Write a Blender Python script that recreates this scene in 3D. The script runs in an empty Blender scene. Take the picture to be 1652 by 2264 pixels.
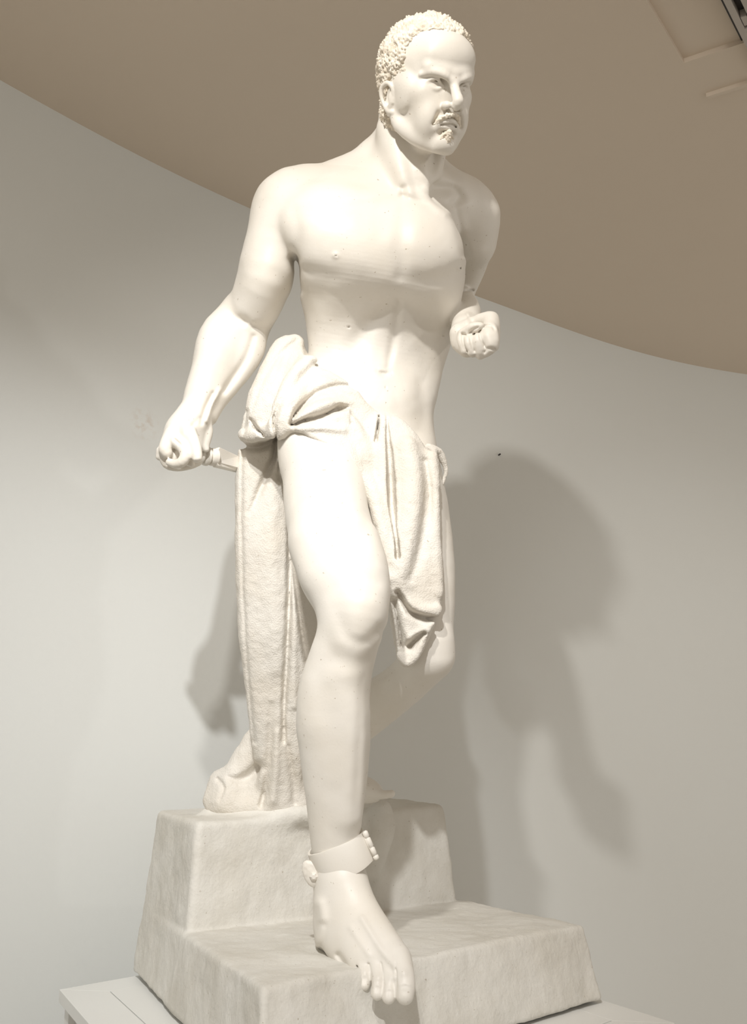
import bpy, bmesh, math, os, time
import numpy as np
from mathutils import Vector, noise as mnoise

T0 = time.time()
Q = float(os.environ.get('SCULPT_Q', '1.12'))          # >1 = coarser sculpt while developing
# ------------------------------------------------------------------ camera, world, lights, exposure
EZ = 1.55                                            # eye height above the gallery floor
FPX = 2000.0
TILT = math.atan(568 / FPX)
cam_d = bpy.data.cameras.new('camera')
cam = bpy.data.objects.new('camera', cam_d)
bpy.context.scene.collection.objects.link(cam)
cam_d.sensor_fit = 'HORIZONTAL'
cam_d.sensor_width = 36.0
cam_d.lens = 36.0 * FPX / 1652.0
cam_d.clip_start = 0.05
cam.location = (0, 0, EZ)
cam.rotation_euler = (math.radians(90) + TILT, 0, 0)
scene = bpy.context.scene
scene.camera = cam

world = bpy.data.worlds.new('world')
scene.world = world
world.use_nodes = True
bg = world.node_tree.nodes['Background']
bg.inputs[0].default_value = (1.0, 0.945, 0.87, 1)
bg.inputs[1].default_value = 0.54


def lamp(name, kind, loc, target, energy, color, size=0.05, angle=60, blend=0.5):
    d = bpy.data.lights.new(name, kind)
    d.energy = energy
    d.color = color
    o = bpy.data.objects.new(name, d)
    scene.collection.objects.link(o)
    o.location = loc
    v = Vector(target) - Vector(loc)
    o.rotation_euler = v.to_track_quat('-Z', 'Y').to_euler()
    if kind == 'SPOT':
        d.shadow_soft_size = size
        d.spot_size = math.radians(angle)
        d.spot_blend = blend
    else:
        d.size = size
    return o


lamp('key_spot', 'SPOT', (-0.34, 0.02, EZ + 1.71), (0.56, 2.6, EZ + 0.36), 104, (1.0, 0.965, 0.915), 0.035, 70, 1.0)
lamp('left_spot', 'SPOT', (-0.20, -0.62, EZ + 1.70), (-0.66, 2.1, EZ - 0.28), 188, (1.0, 1.0, 0.995), 0.035, 52, 1.0)
lamp('right_wall_fill', 'SPOT', (1.15, 0.60, EZ + 1.70), (1.60, 3.5, EZ + 0.0), 36, (1.0, 0.97, 0.925), 0.05, 52, 1.0)  # added wash that brightens the right wall clear of the statue, no known fixture
lamp('side_spot', 'SPOT', (1.75, 1.05, EZ + 1.6), (0.1, 1.7, EZ + 0.9), 11, (1.0, 0.97, 0.93), 0.04, 46, 0.9)

vs = scene.view_settings
vs.view_transform = 'Standard'
vs.look = 'None'
vs.gamma = 1.0
vs.use_curve_mapping = False
vs.exposure = 0.30
scene.cycles.max_bounces = 6
scene.cycles.diffuse_bounces = 4

# ------------------------------------------------------------------ helpers: points, tags, materials
CT, ST = math.cos(TILT), math.sin(TILT)


def P(px, py, Y):
    """world point that stands at horizontal distance Y, measured off the photograph's own sight lines"""
    x = (px - 826.0) / FPX
    u = (1132.0 - py) / FPX
    fh = CT - u * ST
    z = ST + u * CT
    t = Y / fh
    return np.array([t * x, Y, t * z + EZ])


def mpp(px, py, Y):
    u = (1132.0 - py) / FPX
    return Y / (CT - u * ST) / FPX                   # metres per picture unit there


def tag(o, label=None, cat=None, group=None, kind=None):
    if label: o['label'] = label
    if cat: o['category'] = cat
    if group: o['group'] = group
    if kind: o['kind'] = kind
    return o


def mesh_obj(name, verts, faces, mat, parent=None, smooth=True):
    me = bpy.data.meshes.new(name)
    verts = np.asarray(verts, dtype=np.float32)
    if isinstance(faces, np.ndarray):
        n = len(faces)
        me.vertices.add(len(verts))
        me.vertices.foreach_set('co', verts.ravel())
        me.loops.add(n * 4)
        me.loops.foreach_set('vertex_index', faces.astype(np.int32).ravel())
        me.polygons.add(n)
        me.polygons.foreach_set('loop_start', np.arange(0, n * 4, 4, dtype=np.int32))
        me.polygons.foreach_set('loop_total', np.full(n, 4, dtype=np.int32))
        me.update(calc_edges=True)
    else:
        me.from_pydata([tuple(map(float, v)) for v in verts], [], faces)
        me.update()
    if smooth:
        me.polygons.foreach_set('use_smooth', np.ones(len(me.polygons), dtype=bool))
    me.materials.append(mat)
    o = bpy.data.objects.new(name, me)
    scene.collection.objects.link(o)
    if parent is not None:
        o.parent = parent
    return o


def bm_obj(name, bm, mat, parent=None, smooth=False):
    me = bpy.data.meshes.new(name)
    bmesh.ops.recalc_face_normals(bm, faces=bm.faces)
    bm.to_mesh(me)
    bm.free()
    if smooth:
        for p in me.polygons: p.use_smooth = True
    me.materials.append(mat)
    o = bpy.data.objects.new(name, me)
    scene.collection.objects.link(o)
    if parent is not None: o.parent = parent
    return o


def plaster(name, base, dark, rough=0.5, scale=1.0, mottling=0.5, bump=0.15, grain=260, specks=True, spec=0.4):
    m = bpy.data.materials.new(name)
    m.use_nodes = True
    nt = m.node_tree
    b = nt.nodes['Principled BSDF']
    b.inputs['Roughness'].default_value = rough
    b.inputs['Specular IOR Level'].default_value = spec
    tc = nt.nodes.new('ShaderNodeTexCoord')
    n1 = nt.nodes.new('ShaderNodeTexNoise')
    n1.inputs['Scale'].default_value = 7 * scale
    n1.inputs['Detail'].default_value = 7
    n1.inputs['Roughness'].default_value = 0.54
    nt.links.new(tc.outputs['Object'], n1.inputs['Vector'])
    r1 = nt.nodes.new('ShaderNodeValToRGB')
    r1.color_ramp.elements[0].position = 0.5 - 0.18
    r1.color_ramp.elements[0].color = (*dark, 1)
    r1.color_ramp.elements[1].position = 0.5 + 0.12
    r1.color_ramp.elements[1].color = (*base, 1)
    nt.links.new(n1.outputs['Fac'], r1.inputs['Fac'])
    mix = nt.nodes.new('ShaderNodeMix')
    mix.data_type = 'RGBA'
    mix.inputs[0].default_value = mottling
    mix.inputs[6].default_value = (*base, 1)
    nt.links.new(r1.outputs['Color'], mix.inputs[7])
    col = mix.outputs[2]
    if specks:
        n3 = nt.nodes.new('ShaderNodeTexNoise')
        n3.inputs['Scale'].default_value = 150 * scale
        n3.inputs['Detail'].default_value = 2
        nt.links.new(tc.outputs['Object'], n3.inputs['Vector'])
        r3 = nt.nodes.new('ShaderNodeValToRGB')
        r3.color_ramp.elements[0].position = 0.23
        r3.color_ramp.elements[0].color = (0.45, 0.37, 0.27, 1)
        r3.color_ramp.elements[1].position = 0.29
        r3.color_ramp.elements[1].color = (1, 1, 1, 1)
        nt.links.new(n3.outputs['Fac'], r3.inputs['Fac'])
        mm = nt.nodes.new('ShaderNodeMix')
        mm.data_type = 'RGBA'
        mm.blend_type = 'MULTIPLY'
        mm.inputs[0].default_value = 0.7
        nt.links.new(col, mm.inputs[6])
        nt.links.new(r3.outputs['Color'], mm.inputs[7])
        col = mm.outputs[2]
    nt.links.new(col, b.inputs['Base Color'])
    n2 = nt.nodes.new('ShaderNodeTexNoise')
    n2.inputs['Scale'].default_value = grain
    n2.inputs['Detail'].default_value = 4
    nt.links.new(tc.outputs['Object'], n2.inputs['Vector'])
    bp = nt.nodes.new('ShaderNodeBump')
    bp.inputs['Strength'].default_value = bump
    bp.inputs['Distance'].default_value = 0.002
    nt.links.new(n2.outputs['Fac'], bp.inputs['Height'])
    nt.links.new(bp.outputs['Normal'], b.inputs['Normal'])
    return m


M_SKIN = plaster('smooth_plaster', (0.785, 0.75, 0.69), (0.71, 0.65, 0.55), 0.48, 1.0, 0.45, 0.10, 220, True, 0.45)
M_HAIR = plaster('rough_hair_plaster', (0.85, 0.79, 0.69), (0.66, 0.55, 0.41), 0.7, 6.0, 0.6, 0.5, 400, True, 0.2)
M_CLOTH = plaster('cloth_plaster', (0.75, 0.715, 0.655), (0.67, 0.61, 0.52), 0.62, 1.6, 0.55, 0.8, 330, True, 0.25)
M_BASE = plaster('weathered_plaster', (0.70, 0.68, 0.63), (0.59, 0.56, 0.495), 0.7, 1.3, 0.7, 0.6, 150, True, 0.2)
M_WALL = plaster('painted_wall', (0.79, 0.805, 0.785), (0.78, 0.79, 0.765), 0.8, 0.4, 0.5, 0.12, 300, False, 0.15)
M_CEIL = plaster('painted_ceiling', (0.75, 0.655, 0.55), (0.735, 0.64, 0.54), 0.85, 0.3, 0.5, 0.08, 300, False, 0.1)
M_WHITE = plaster('white_lacquer', (0.80, 0.80, 0.775), (0.78, 0.78, 0.75), 0.45, 0.5, 0.5, 0.03, 300, False, 0.3)
M_FLOOR = plaster('grey_floor', (0.66, 0.61, 0.54), (0.62, 0.58, 0.51), 0.6, 0.5, 0.5, 0.05, 100, False, 0.3)
M_METAL = plaster('dark_fitting', (0.05, 0.045, 0.045), (0.03, 0.03, 0.03), 0.5, 1, 0.5, 0.0, 100, False, 0.4)
M_TRIM = plaster('grey_fitting', (0.50, 0.46, 0.42), (0.46, 0.42, 0.38), 0.5, 1, 0.5, 0.0, 100, False, 0.4)


# ------------------------------------------------------------------ sculpting: an implicit surface evaluated on a grid
class Pts:
    def __init__(s, p):
        s.p = p
        s._px = None
        s._h = {}

    def px(s):
        if s._px is None:
            x, y, z = s.p[:, 0], s.p[:, 1], s.p[:, 2] - EZ
            zc = np.maximum(y * CT + z * ST, 0.05)
            s._px = (826 + FPX * x / zc, 1132 - FPX * (-y * ST + z * CT) / zc, zc / FPX)
        return s._px

    def loc(s, key, T, R):
        if key not in s._h:
            s._h[key] = (s.p - T) @ R
        return s._h[key]


def catmull(a, n):
    a = np.asarray(a, float)
    if len(a) < 3 or n <= 1: return a
    out = []
    e = np.vstack([2 * a[0] - a[1], a, 2 * a[-1] - a[-2]])
    for i in range(1, len(e) - 2):
        p0, p1, p2, p3 = e[i - 1], e[i], e[i + 1], e[i + 2]
        for t in np.arange(n) / n:
            out.append(0.5 * ((2 * p1) + (-p0 + p2) * t + (2 * p0 - 5 * p1 + 4 * p2 - p3) * t * t + (-p0 + 3 * p1 - 3 * p2 + p3) * t ** 3))
    out.append(a[-1])
    return np.array(out)


def smin(a, b, k):
    if k <= 0: return np.minimum(a, b)
    h = np.maximum(k - np.abs(a - b), 0.0) / k
    return np.minimum(a, b) - h * h * k * 0.25


class Field:
    def __init__(s):
        s.pr = []

    def add(s, f, lo, hi, k, op):
        s.pr.append((f, np.asarray(lo, float), np.asarray(hi, float), float(k), op))

    # --- primitives in world space
    def tube(s, nodes, k=0.02, op='u', n=3, sq=None, frame=None):
        """nodes: world points + radius (m); sq=(direction, factor) flattens; frame=(key,T,R) for local space"""
        nd = catmull(np.asarray(nodes, float), n)
        C, r = nd[:, :3], nd[:, 3]
        if frame is not None:
            key, T, R = frame
            W = C @ R.T + T
        else:
            W = C
        m = r.max() * 1.05 + 0.002
        A = None
        if sq is not None:
            dv = np.asarray(sq[0], float); dv /= np.linalg.norm(dv)
            A = np.eye(3) + (1 / sq[1] - 1) * np.outer(dv, dv)
            cc = C @ A.T
            sc = (1 + sq[1]) / 2 if sq[1] < 1 else 1
            m *= max(1, sq[1])
        else:
            cc, sc = C, 1
        cc = cc.astype(np.float32)

        def f(q):
            p = q.p if frame is None else q.loc(*frame)
            if A is not None: p = p @ A.T.astype(np.float32)
            d = None
            for i in range(len(cc) - 1):
                a, b = cc[i], cc[i + 1]
                ab = b - a
                L = math.sqrt(float(ab @ ab)) + 1e-9
                sl = min(max((r[i + 1] - r[i]) / L, -.9), .9)
                ap = p - a
                x = ap @ (ab / L)
                y2 = np.maximum(np.einsum('ij,ij->i', ap, ap) - x * x, 0)
                t = np.clip(x + np.sqrt(y2) * (sl / math.sqrt(1 - sl * sl)), 0, L)
                dd = np.sqrt(y2 + (x - t) ** 2) - (r[i] + sl * t)
                d = dd if d is None else np.minimum(d, dd)
            return d * sc
        s.add(f, W.min(0) - m, W.max(0) + m, k, op)

    def pt(s, nodes, k=0.02, op='u', n=3, sq=None):
        """nodes measured on the photo: (px, py, Y, radius in picture units)"""
        s.tube([(*P(a, b, c), d * mpp(a, b, c)) for a, b, c, d in nodes], k, op, n, sq)

    def ell(s, c, rad, k=0.02, op='u', R=None, frame=None):
        c = np.asarray(c, float); rad = np.asarray(rad, float)
        R0 = np.eye(3) if R is None else np.asarray(R, float)
        if frame is not None:
            key, T, FR = frame
            W = FR @ c + T
        else:
            W = c

        def f(q):
            p = q.p if frame is None else q.loc(*frame)
            l = (p - c) @ R0
            k0 = np.sqrt(((l / rad) ** 2).sum(1))
            k1 = np.sqrt(((l / rad ** 2) ** 2).sum(1)) + 1e-9
            return k0 * (k0 - 1) / k1
        s.add(f, W - rad.max(), W + rad.max(), k, op)

    def loft(s, cen, a, b, w, u, k=0.02, op='u', ex=2.0, cap=0.01, n=6):
        """elliptical sections along axis w; a along u, b along v"""
        w = np.asarray(w, float); w /= np.linalg.norm(w)
        u = np.asarray(u, float); u = u - w * (u @ w); u /= np.linalg.norm(u)
        v = np.cross(w, u)
        nd = catmull(np.column_stack([cen, a, b]), n)
        t = nd[:, :3] @ w
        o = np.argsort(t)
        nd, t = nd[o], t[o]
        m = max(nd[:, 3].max(), nd[:, 4].max()) + 0.01
        cu, cv = nd[:, :3] @ u, nd[:, :3] @ v

        def f(q):
            tt = q.p @ w
            x = q.p @ u - np.interp(tt, t, cu)
            y = q.p @ v - np.interp(tt, t, cv)
            aa, bb = np.interp(tt, t, nd[:, 3]), np.interp(tt, t, nd[:, 4])
            xx, yy = np.abs(x / aa), np.abs(y / bb)
            xx = np.maximum(xx, 1e-4); yy = np.maximum(yy, 1e-4)
            k0 = (xx ** ex + yy ** ex) ** (1 / ex)
            g = np.sqrt((xx ** (ex - 1) / aa) ** 2 + (yy ** (ex - 1) / bb) ** 2) * k0 ** (1 - ex) + 1e-6
            d = np.maximum((k0 - 1) / g, -np.minimum(aa, bb))
            e = np.maximum(tt - t[-1], t[0] - tt)
            h = np.maximum(d, e)
            return np.where((e > -cap) & (d > -cap), np.sqrt(np.maximum(d + cap, 0) ** 2 + np.maximum(e + cap, 0) ** 2) - cap, h)
        s.add(f, nd[:, :3].min(0) - m, nd[:, :3].max(0) + m, k, op)

    # --- relief laid along the visible side of the form: polyline in picture units, limited in depth Y0 +- dY
    def rel(s, pts, r, amp, Y0, dY=0.08, prof='g', n=3, ay=1.0):
        """amp>0 raises; r, amp scalars or per-point lists"""
        pts = np.asarray(pts, float).reshape(-1, 2)
        N = len(pts)
        rr = np.broadcast_to(np.asarray(r, float), (N,))
        am = np.broadcast_to(np.asarray(amp, float), (N,))
        nd = np.column_stack([pts, rr, am])
        if N > 2: nd = catmull(nd, n)
        R = nd[:, 2].max() * (2.4 if prof == 'g' else 1.1)
        cs = np.array([P(x, y, Y) for x in (nd[:, 0].min() - R, nd[:, 0].max() + R) for y in (nd[:, 1].min() - R / ay, nd[:, 1].max() + R / ay) for Y in (Y0 - dY * 1.6, Y0 + dY * 1.6)])

        def f(q):
            x, y, _ = q.px()
            Y = q.p[:, 1]
            best = None
            for i in range(max(1, len(nd) - 1)):
                a = nd[i]; b = nd[min(i + 1, len(nd) - 1)]
                dx, dy = b[0] - a[0], b[1] - a[1]
                L = dx * dx + dy * dy + 1e-9
                t = np.clip(((x - a[0]) * dx + (y - a[1]) * dy) / L, 0, 1)
                ex = x - a[0] - t * dx
                ey = (y - a[1] - t * dy) * ay
                rad = a[2] + (b[2] - a[2]) * t
                dist = np.sqrt(ex * ex + ey * ey) / rad
                g = np.exp(-dist ** 2) if prof == 'g' else np.maximum(1 - dist, 0) ** (1 if prof == 'l' else 2)
                val = g * (a[3] + (b[3] - a[3]) * t)
                best = val if best is None else np.where(np.abs(val) > np.abs(best), val, best)
            wy = np.clip(1.6 - np.abs(Y - Y0) / dY, 0, 1)
            wy = wy * wy * (3 - 2 * wy)
            return best * wy
        s.add(f, cs.min(0), cs.max(0), 0, 'b')

    def ev(s, p, sub=None, full=False):
        q = Pts(p.astype(np.float32))
        d = np.full(len(p), 1.0, np.float32)
        lo, hi = p.min(0), p.max(0)
        for f, a, b, k, op in (s.pr if sub is None else sub):
            mg = k + 0.012
            if not full and ((a - mg > hi).any() or (b + mg < lo).any()): continue
            v = f(q)
            if op == 'u': d = smin(d, v, k)
            elif op == 's': d = -smin(-d, v, k)
            elif op == 'i': d = -smin(-d, -v, k)
            elif op == 'b': d = d - v
        return d.astype(np.float32)

    def mesh(s, axes, B=14):
        xs, ys, zs = axes
        nx, ny, nz = len(xs), len(ys), len(zs)
        bi = np.arange(0, nx - 1, B); bj = np.arange(0, ny - 1, B); bk = np.arange(0, nz - 1, B)
        # blocks near an additive primitive
        I, J, K = np.meshgrid(bi, bj, bk, indexing='ij')
        I, J, K = I.ravel(), J.ravel(), K.ravel()
        e = lambda ar, i: ar[np.minimum(i, len(ar) - 1)]
        lo = np.column_stack([e(xs, I), e(ys, J), e(zs, K)])
        hi = np.column_stack([e(xs, I + B), e(ys, J + B), e(zs, K + B)])
        keep = np.zeros(len(I), bool)
        for f, a, b, k, op in s.pr:
            if op == 'u': keep |= ((a - 0.012 <= hi) & (b + 0.012 >= lo)).all(1)
        I, J, K, lo, hi = I[keep], J[keep], K[keep], lo[keep], hi[keep]
        d = s.ev((lo + hi) / 2, full=True)
        half = np.linalg.norm(hi - lo, axis=1) / 2
        keep = np.abs(d) < half * 1.35 + 0.014
        I, J, K = I[keep], J[keep], K[keep]
        VID, VP, QD = [], [], []
        co = np.array([(i, j, k) for i in (0, 1) for j in (0, 1) for k in (0, 1)])
        ed = [(a, b) for a in range(8) for b in range(a + 1, 8) if np.abs(co[a] - co[b]).sum() == 1]
        for i0, j0, k0 in zip(I, J, K):
            i1, j1, k1 = min(i0 + B, nx - 1), min(j0 + B, ny - 1), min(k0 + B, nz - 1)
            X, Y, Z = xs[i0:i1 + 1], ys[j0:j1 + 1], zs[k0:k1 + 1]
            g = np.empty((len(X), len(Y), len(Z), 3), np.float32)
            g[..., 0] = X[:, None, None]; g[..., 1] = Y[None, :, None]; g[..., 2] = Z[None, None, :]
            D = s.ev(g.reshape(-1, 3)).reshape(g.shape[:3])
            S = D < 0
            if S.all() or not S.any(): continue
            c = [S[a:S.shape[0] - 1 + a, b:S.shape[1] - 1 + b, c_:S.shape[2] - 1 + c_] for a, b, c_ in co]
            al = np.logical_and.reduce(c); an = np.logical_or.reduce(c)
            mi = np.argwhere(an & ~al)
            if len(mi) == 0: continue
            cv = np.stack([D[mi[:, 0] + a, mi[:, 1] + b, mi[:, 2] + c_] for a, b, c_ in co], 1)
            acc = np.zeros((len(mi), 3)); cnt = np.zeros(len(mi))
            for a, b in ed:
                da, db = cv[:, a], cv[:, b]
                m = (da < 0) != (db < 0)
                t = np.where(m, da / np.where(m, da - db, 1), 0)
                pp = co[a] + (co[b] - co[a]) * t[:, None]
                acc += pp * m[:, None]; cnt += m
            fr = acc / cnt[:, None]
            gi = mi + (i0, j0, k0)
            lo_ = np.column_stack([xs[gi[:, 0]], ys[gi[:, 1]], zs[gi[:, 2]]])
            hi_ = np.column_stack([xs[gi[:, 0] + 1], ys[gi[:, 1] + 1], zs[gi[:, 2] + 1]])
            vp = lo_ + (hi_ - lo_) * fr
            dv = s.ev(np.asarray(vp, np.float32)) if len(vp) > 1 else cv[:, 0] * 0
            w4 = hi_ - lo_
            g = np.stack([(cv[:, 4:].mean(1) - cv[:, :4].mean(1)) / w4[:, 0],
                          (cv[:, [2, 3, 6, 7]].mean(1) - cv[:, [0, 1, 4, 5]].mean(1)) / w4[:, 1],
                          (cv[:, 1::2].mean(1) - cv[:, ::2].mean(1)) / w4[:, 2]], 1)
            g2 = (g ** 2).sum(1) + 1e-3
            stp = -(dv / g2)[:, None] * g
            ln = np.linalg.norm(stp, axis=1)[:, None] + 1e-12
            stp *= np.minimum(1, .5 * w4.min(1)[:, None] / ln)
            VP.append(vp + stp)
            VID.append((gi[:, 0] * ny + gi[:, 1]) * nz + gi[:, 2])
            st = (ny * nz, nz, 1)
            for ax in range(3):
                o = [0, 0, 0]; o[ax] = 1
                s0 = S[:i1 - i0, :j1 - j0, :k1 - k0]
                s1 = S[o[0]:i1 - i0 + o[0], o[1]:j1 - j0 + o[1], o[2]:k1 - k0 + o[2]]
                ch = np.argwhere(s0 != s1)
                if len(ch) == 0: continue
                ins = s0[ch[:, 0], ch[:, 1], ch[:, 2]]
                b0 = ((ch[:, 0] + i0) * ny + ch[:, 1] + j0) * nz + ch[:, 2] + k0
                e1, e2 = st[(ax + 1) % 3], st[(ax + 2) % 3]
                qd = np.column_stack([b0 - e1 - e2, b0 - e2, b0, b0 - e1])
                qd[~ins] = qd[~ins][:, ::-1]
                QD.append(qd)
        VID = np.concatenate(VID); VP = np.concatenate(VP); QD = np.concatenate(QD)
        o = np.argsort(VID); VID, VP = VID[o], VP[o]
        ix = np.minimum(np.searchsorted(VID, QD), len(VID) - 1)
        ok = (VID[ix] == QD).all(1)
        return VP, ix[ok]


def axis(lo, hi, h, fine=()):
    out = [lo]
    while out[-1] < hi:
        st = h
        for a, b, hf in fine:
            if a <= out[-1] < b: st = min(st, hf)
        out.append(out[-1] + st * Q)
    return np.array(out)


def keep_big(V, F, frac=0.02):
    """drop stray islands"""
    n = len(V)
    lab = np.arange(n)
    for _ in range(200):
        m = lab[F].min(1)
        new = lab.copy()
        for c in range(4): np.minimum.at(new, F[:, c], m)
        new = new[new]
        if (new == lab).all(): break
        lab = new
    u, inv, cnt = np.unique(lab, return_inverse=True, return_counts=True)
    good = cnt[inv] > frac * n
    idx = np.cumsum(good) - 1
    F2 = F[good[F].all(1)]
    return V[good], idx[F2]


def vnoise(V, scale, seed=0):
    off = Vector((seed * 13.7, seed * 7.1, seed * 3.3))
    return np.array([mnoise.noise(Vector(v) * scale + off) for v in V])


# value noise, vectorised
_rs = np.random.RandomState(5)
_perm = _rs.rand(64, 64, 64).astype(np.float32) * 2 - 1


def vn(p, scale, seed=0):
    q = p * scale + seed * 17.31 + 500
    i = np.floor(q).astype(int); f = q - i
    f = f * f * (3 - 2 * f)
    r = 0
    for a in (0, 1):
        for b in (0, 1):
            for c in (0, 1):
                w = (f[:, 0] if a else 1 - f[:, 0]) * (f[:, 1] if b else 1 - f[:, 1]) * (f[:, 2] if c else 1 - f[:, 2])
                r = r + w * _perm[(i[:, 0] + a) % 64, (i[:, 1] + b) % 64, (i[:, 2] + c) % 64]
    return r


def fbm(p, scale, oct=3, seed=0):
    r = 0; a = 1
    for o in range(oct):
        r = r + a * vn(p, scale * 2 ** o, seed + o); a *= 0.5
    return r


def vnormals(V, F):
    a, b, c, d = V[F[:, 0]], V[F[:, 1]], V[F[:, 2]], V[F[:, 3]]
    n = np.cross(c - a, d - b)
    N = np.zeros_like(V)
    for i in range(4): np.add.at(N, F[:, i], n)
    return N / (np.linalg.norm(N, axis=1)[:, None] + 1e-12)


# ------------------------------------------------------------------ the plaster figure
def rotv(v):
    th = np.linalg.norm(v); k = v / th
    K = np.array([[0, -k[2], k[1]], [k[2], 0, -k[0]], [-k[1], k[0], 0]])
    return np.eye(3) + np.sin(th) * K + (1 - np.cos(th)) * K @ K


B = Field()
UP = np.array([0, 0, 1.0])
# --- torso: stacked sections (left edge, right edge, row, depth position, half depth)
TW = P(870, 450, 1.62) - P(800, 930, 1.80)
TU = np.array([math.cos(math.radians(18)), math.sin(math.radians(18)), 0])


def loft_px(F, rows, w, u, k=0.02, ex=2.0, cap=0.01, cosu=1.0, n=6):
    cen, a, b = [], [], []
    for L, R, py, Y, hb in rows:
        cx = (L + R) / 2
        cen.append(P(cx, py, Y)); a.append((R - L) / 2 * mpp(cx, py, Y) / cosu); b.append(hb)
    F.loft(np.array(cen), np.array(a), np.array(b), w, u, k, 'u', ex, cap, n)


loft_px(B, [(740, 960, 395, 1.665, .045), (705, 985, 425, 1.655, .066), (668, 1010, 455, 1.645, .088), (650, 1030, 510, 1.645, .105), (650, 1034, 570, 1.66, .115), (654, 1024, 630, 1.69, .115),
            (665, 1010, 690, 1.748, .106), (676, 1000, 740, 1.780, .097), (682, 982, 800, 1.795, .094), (672, 966, 867, 1.79, .106),
            (660, 952, 913, 1.79, .107), (640, 948, 960, 1.795, .112), (640, 950, 1000, 1.80, .11), (670, 940, 1040, 1.80, .09)],
        TW, TU, .03, 2.25, .03, .985)
# shoulder girdle, trapezius, clavicles
B.pt([(655, 470, 1.655, 70), (760, 455, 1.665, 78), (860, 440, 1.67, 80), (960, 455, 1.70, 78), (1030, 470, 1.72, 60)], .04)
B.pt([(850, 330, 1.66, 42), (800, 380, 1.67, 48), (730, 410, 1.67, 46), (660, 440, 1.665, 52)], .04)
B.pt([(930, 350, 1.68, 40), (985, 400, 1.70, 32), (1030, 430, 1.72, 34)], .035)
# neck and sternomastoid, larynx
B.pt([(905, 235, 1.60, 66), (900, 300, 1.605, 66), (897, 350, 1.62, 67), (900, 400, 1.64, 72), (890, 440, 1.66, 78)], .03)
B.pt([(862, 285, 1.585, 22), (878, 340, 1.58, 21), (890, 385, 1.575, 17), (900, 425, 1.58, 12)], .022)
B.pt([(975, 330, 1.60, 14), (962, 380, 1.60, 14), (944, 420, 1.585, 11)], .015)
B.pt([(925, 340, 1.575, 22), (930, 380, 1.578, 18), (925, 415, 1.59, 13)], .02)
# deltoids
B.pt([(668, 425, 1.66, 50), (634, 455, 1.655, 66), (616, 520, 1.655, 58), (600, 580, 1.67, 52)], .035)
B.pt([(1025, 440, 1.73, 36), (1050, 480, 1.735, 46), (1050, 540, 1.77, 40)], .03)
# pectorals
B.ell(P(745, 520, 1.60), (.105, .045, .068), .05, R=rotv(np.array([0, .25, .15])))
B.ell(P(945, 535, 1.605), (.078, .045, .068), .05, R=rotv(np.array([0, -.2, .45])))
# right arm (hangs back, holds the knife)
B.pt([(628, 470, 1.66, 62), (606, 540, 1.67, 60), (590, 600, 1.69, 61), (570, 660, 1.72, 58), (545, 710, 1.75, 55), (520, 750, 1.755, 60),
      (496, 795, 1.75, 60), (472, 840, 1.735, 50), (448, 885, 1.715, 41), (428, 925, 1.70, 37), (412, 955, 1.695, 40)], .03, n=4)
B.pt([(608, 560, 1.65, 34), (588, 620, 1.66, 40), (565, 680, 1.70, 34)], .03)           # biceps
B.pt([(512, 672, 1.74, 12), (498, 705, 1.735, 24), (478, 745, 1.722, 37), (468, 800, 1.705, 34), (445, 860, 1.70, 22)], .03)   # forearm extensor mass
B.pt([(565, 715, 1.76, 14), (560, 735, 1.755, 24), (552, 775, 1.745, 32), (525, 830, 1.74, 22), (488, 885, 1.73, 12), (468, 925, 1.72, 10)], .02)
B.pt([(452, 850, 1.70, 9), (440, 900, 1.685, 8), (436, 935, 1.675, 7)], .012)
# left arm (elbow drawn back, fist forward)
B.pt([(1046, 480, 1.735, 50), (1050, 530, 1.78, 44), (1040, 580, 1.84, 38), (1018, 640, 1.91, 34)], .03, n=4)
B.pt([(1014, 655, 1.92, 30), (1020, 668, 1.85, 32), (1030, 690, 1.78, 33), (1033, 712, 1.72, 30), (1036, 735, 1.69, 30)], .008, n=4)
# right leg
B.pt([(700, 930, 1.76, 84), (704, 1000, 1.72, 90), (719, 1055, 1.69, 94), (722, 1112, 1.66, 94), (733, 1178, 1.625, 95), (751, 1233, 1.59, 94),
      (770, 1295, 1.56, 87), (779, 1360, 1.545, 78), (769, 1412, 1.55, 71), (752, 1470, 1.565, 73), (739, 1530, 1.58, 79), (737, 1590, 1.59, 82),
      (740, 1650, 1.60, 79), (741, 1725, 1.61, 70), (741, 1800, 1.62, 60), (742, 1860, 1.63, 54), (745, 1915, 1.64, 51), (748, 1960, 1.64, 49)], .03, n=4)
B.pt([(795, 1305, 1.52, 30), (800, 1345, 1.505, 38), (792, 1385, 1.51, 34)], .04)      # kneecap
B.pt([(778, 1420, 1.51, 22), (770, 1470, 1.525, 14)], .025)
B.pt([(780, 1190, 1.565, 40), (800, 1250, 1.545, 42), (810, 1295, 1.54, 30)], .04)        # vastus medialis
B.pt([(700, 1200, 1.58, 40), (715, 1270, 1.56, 34)], .05)
B.pt([(760, 1500, 1.53, 24), (775, 1600, 1.545, 24), (775, 1700, 1.565, 20), (770, 1800, 1.59, 18)], .03)  # shin bone
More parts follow.
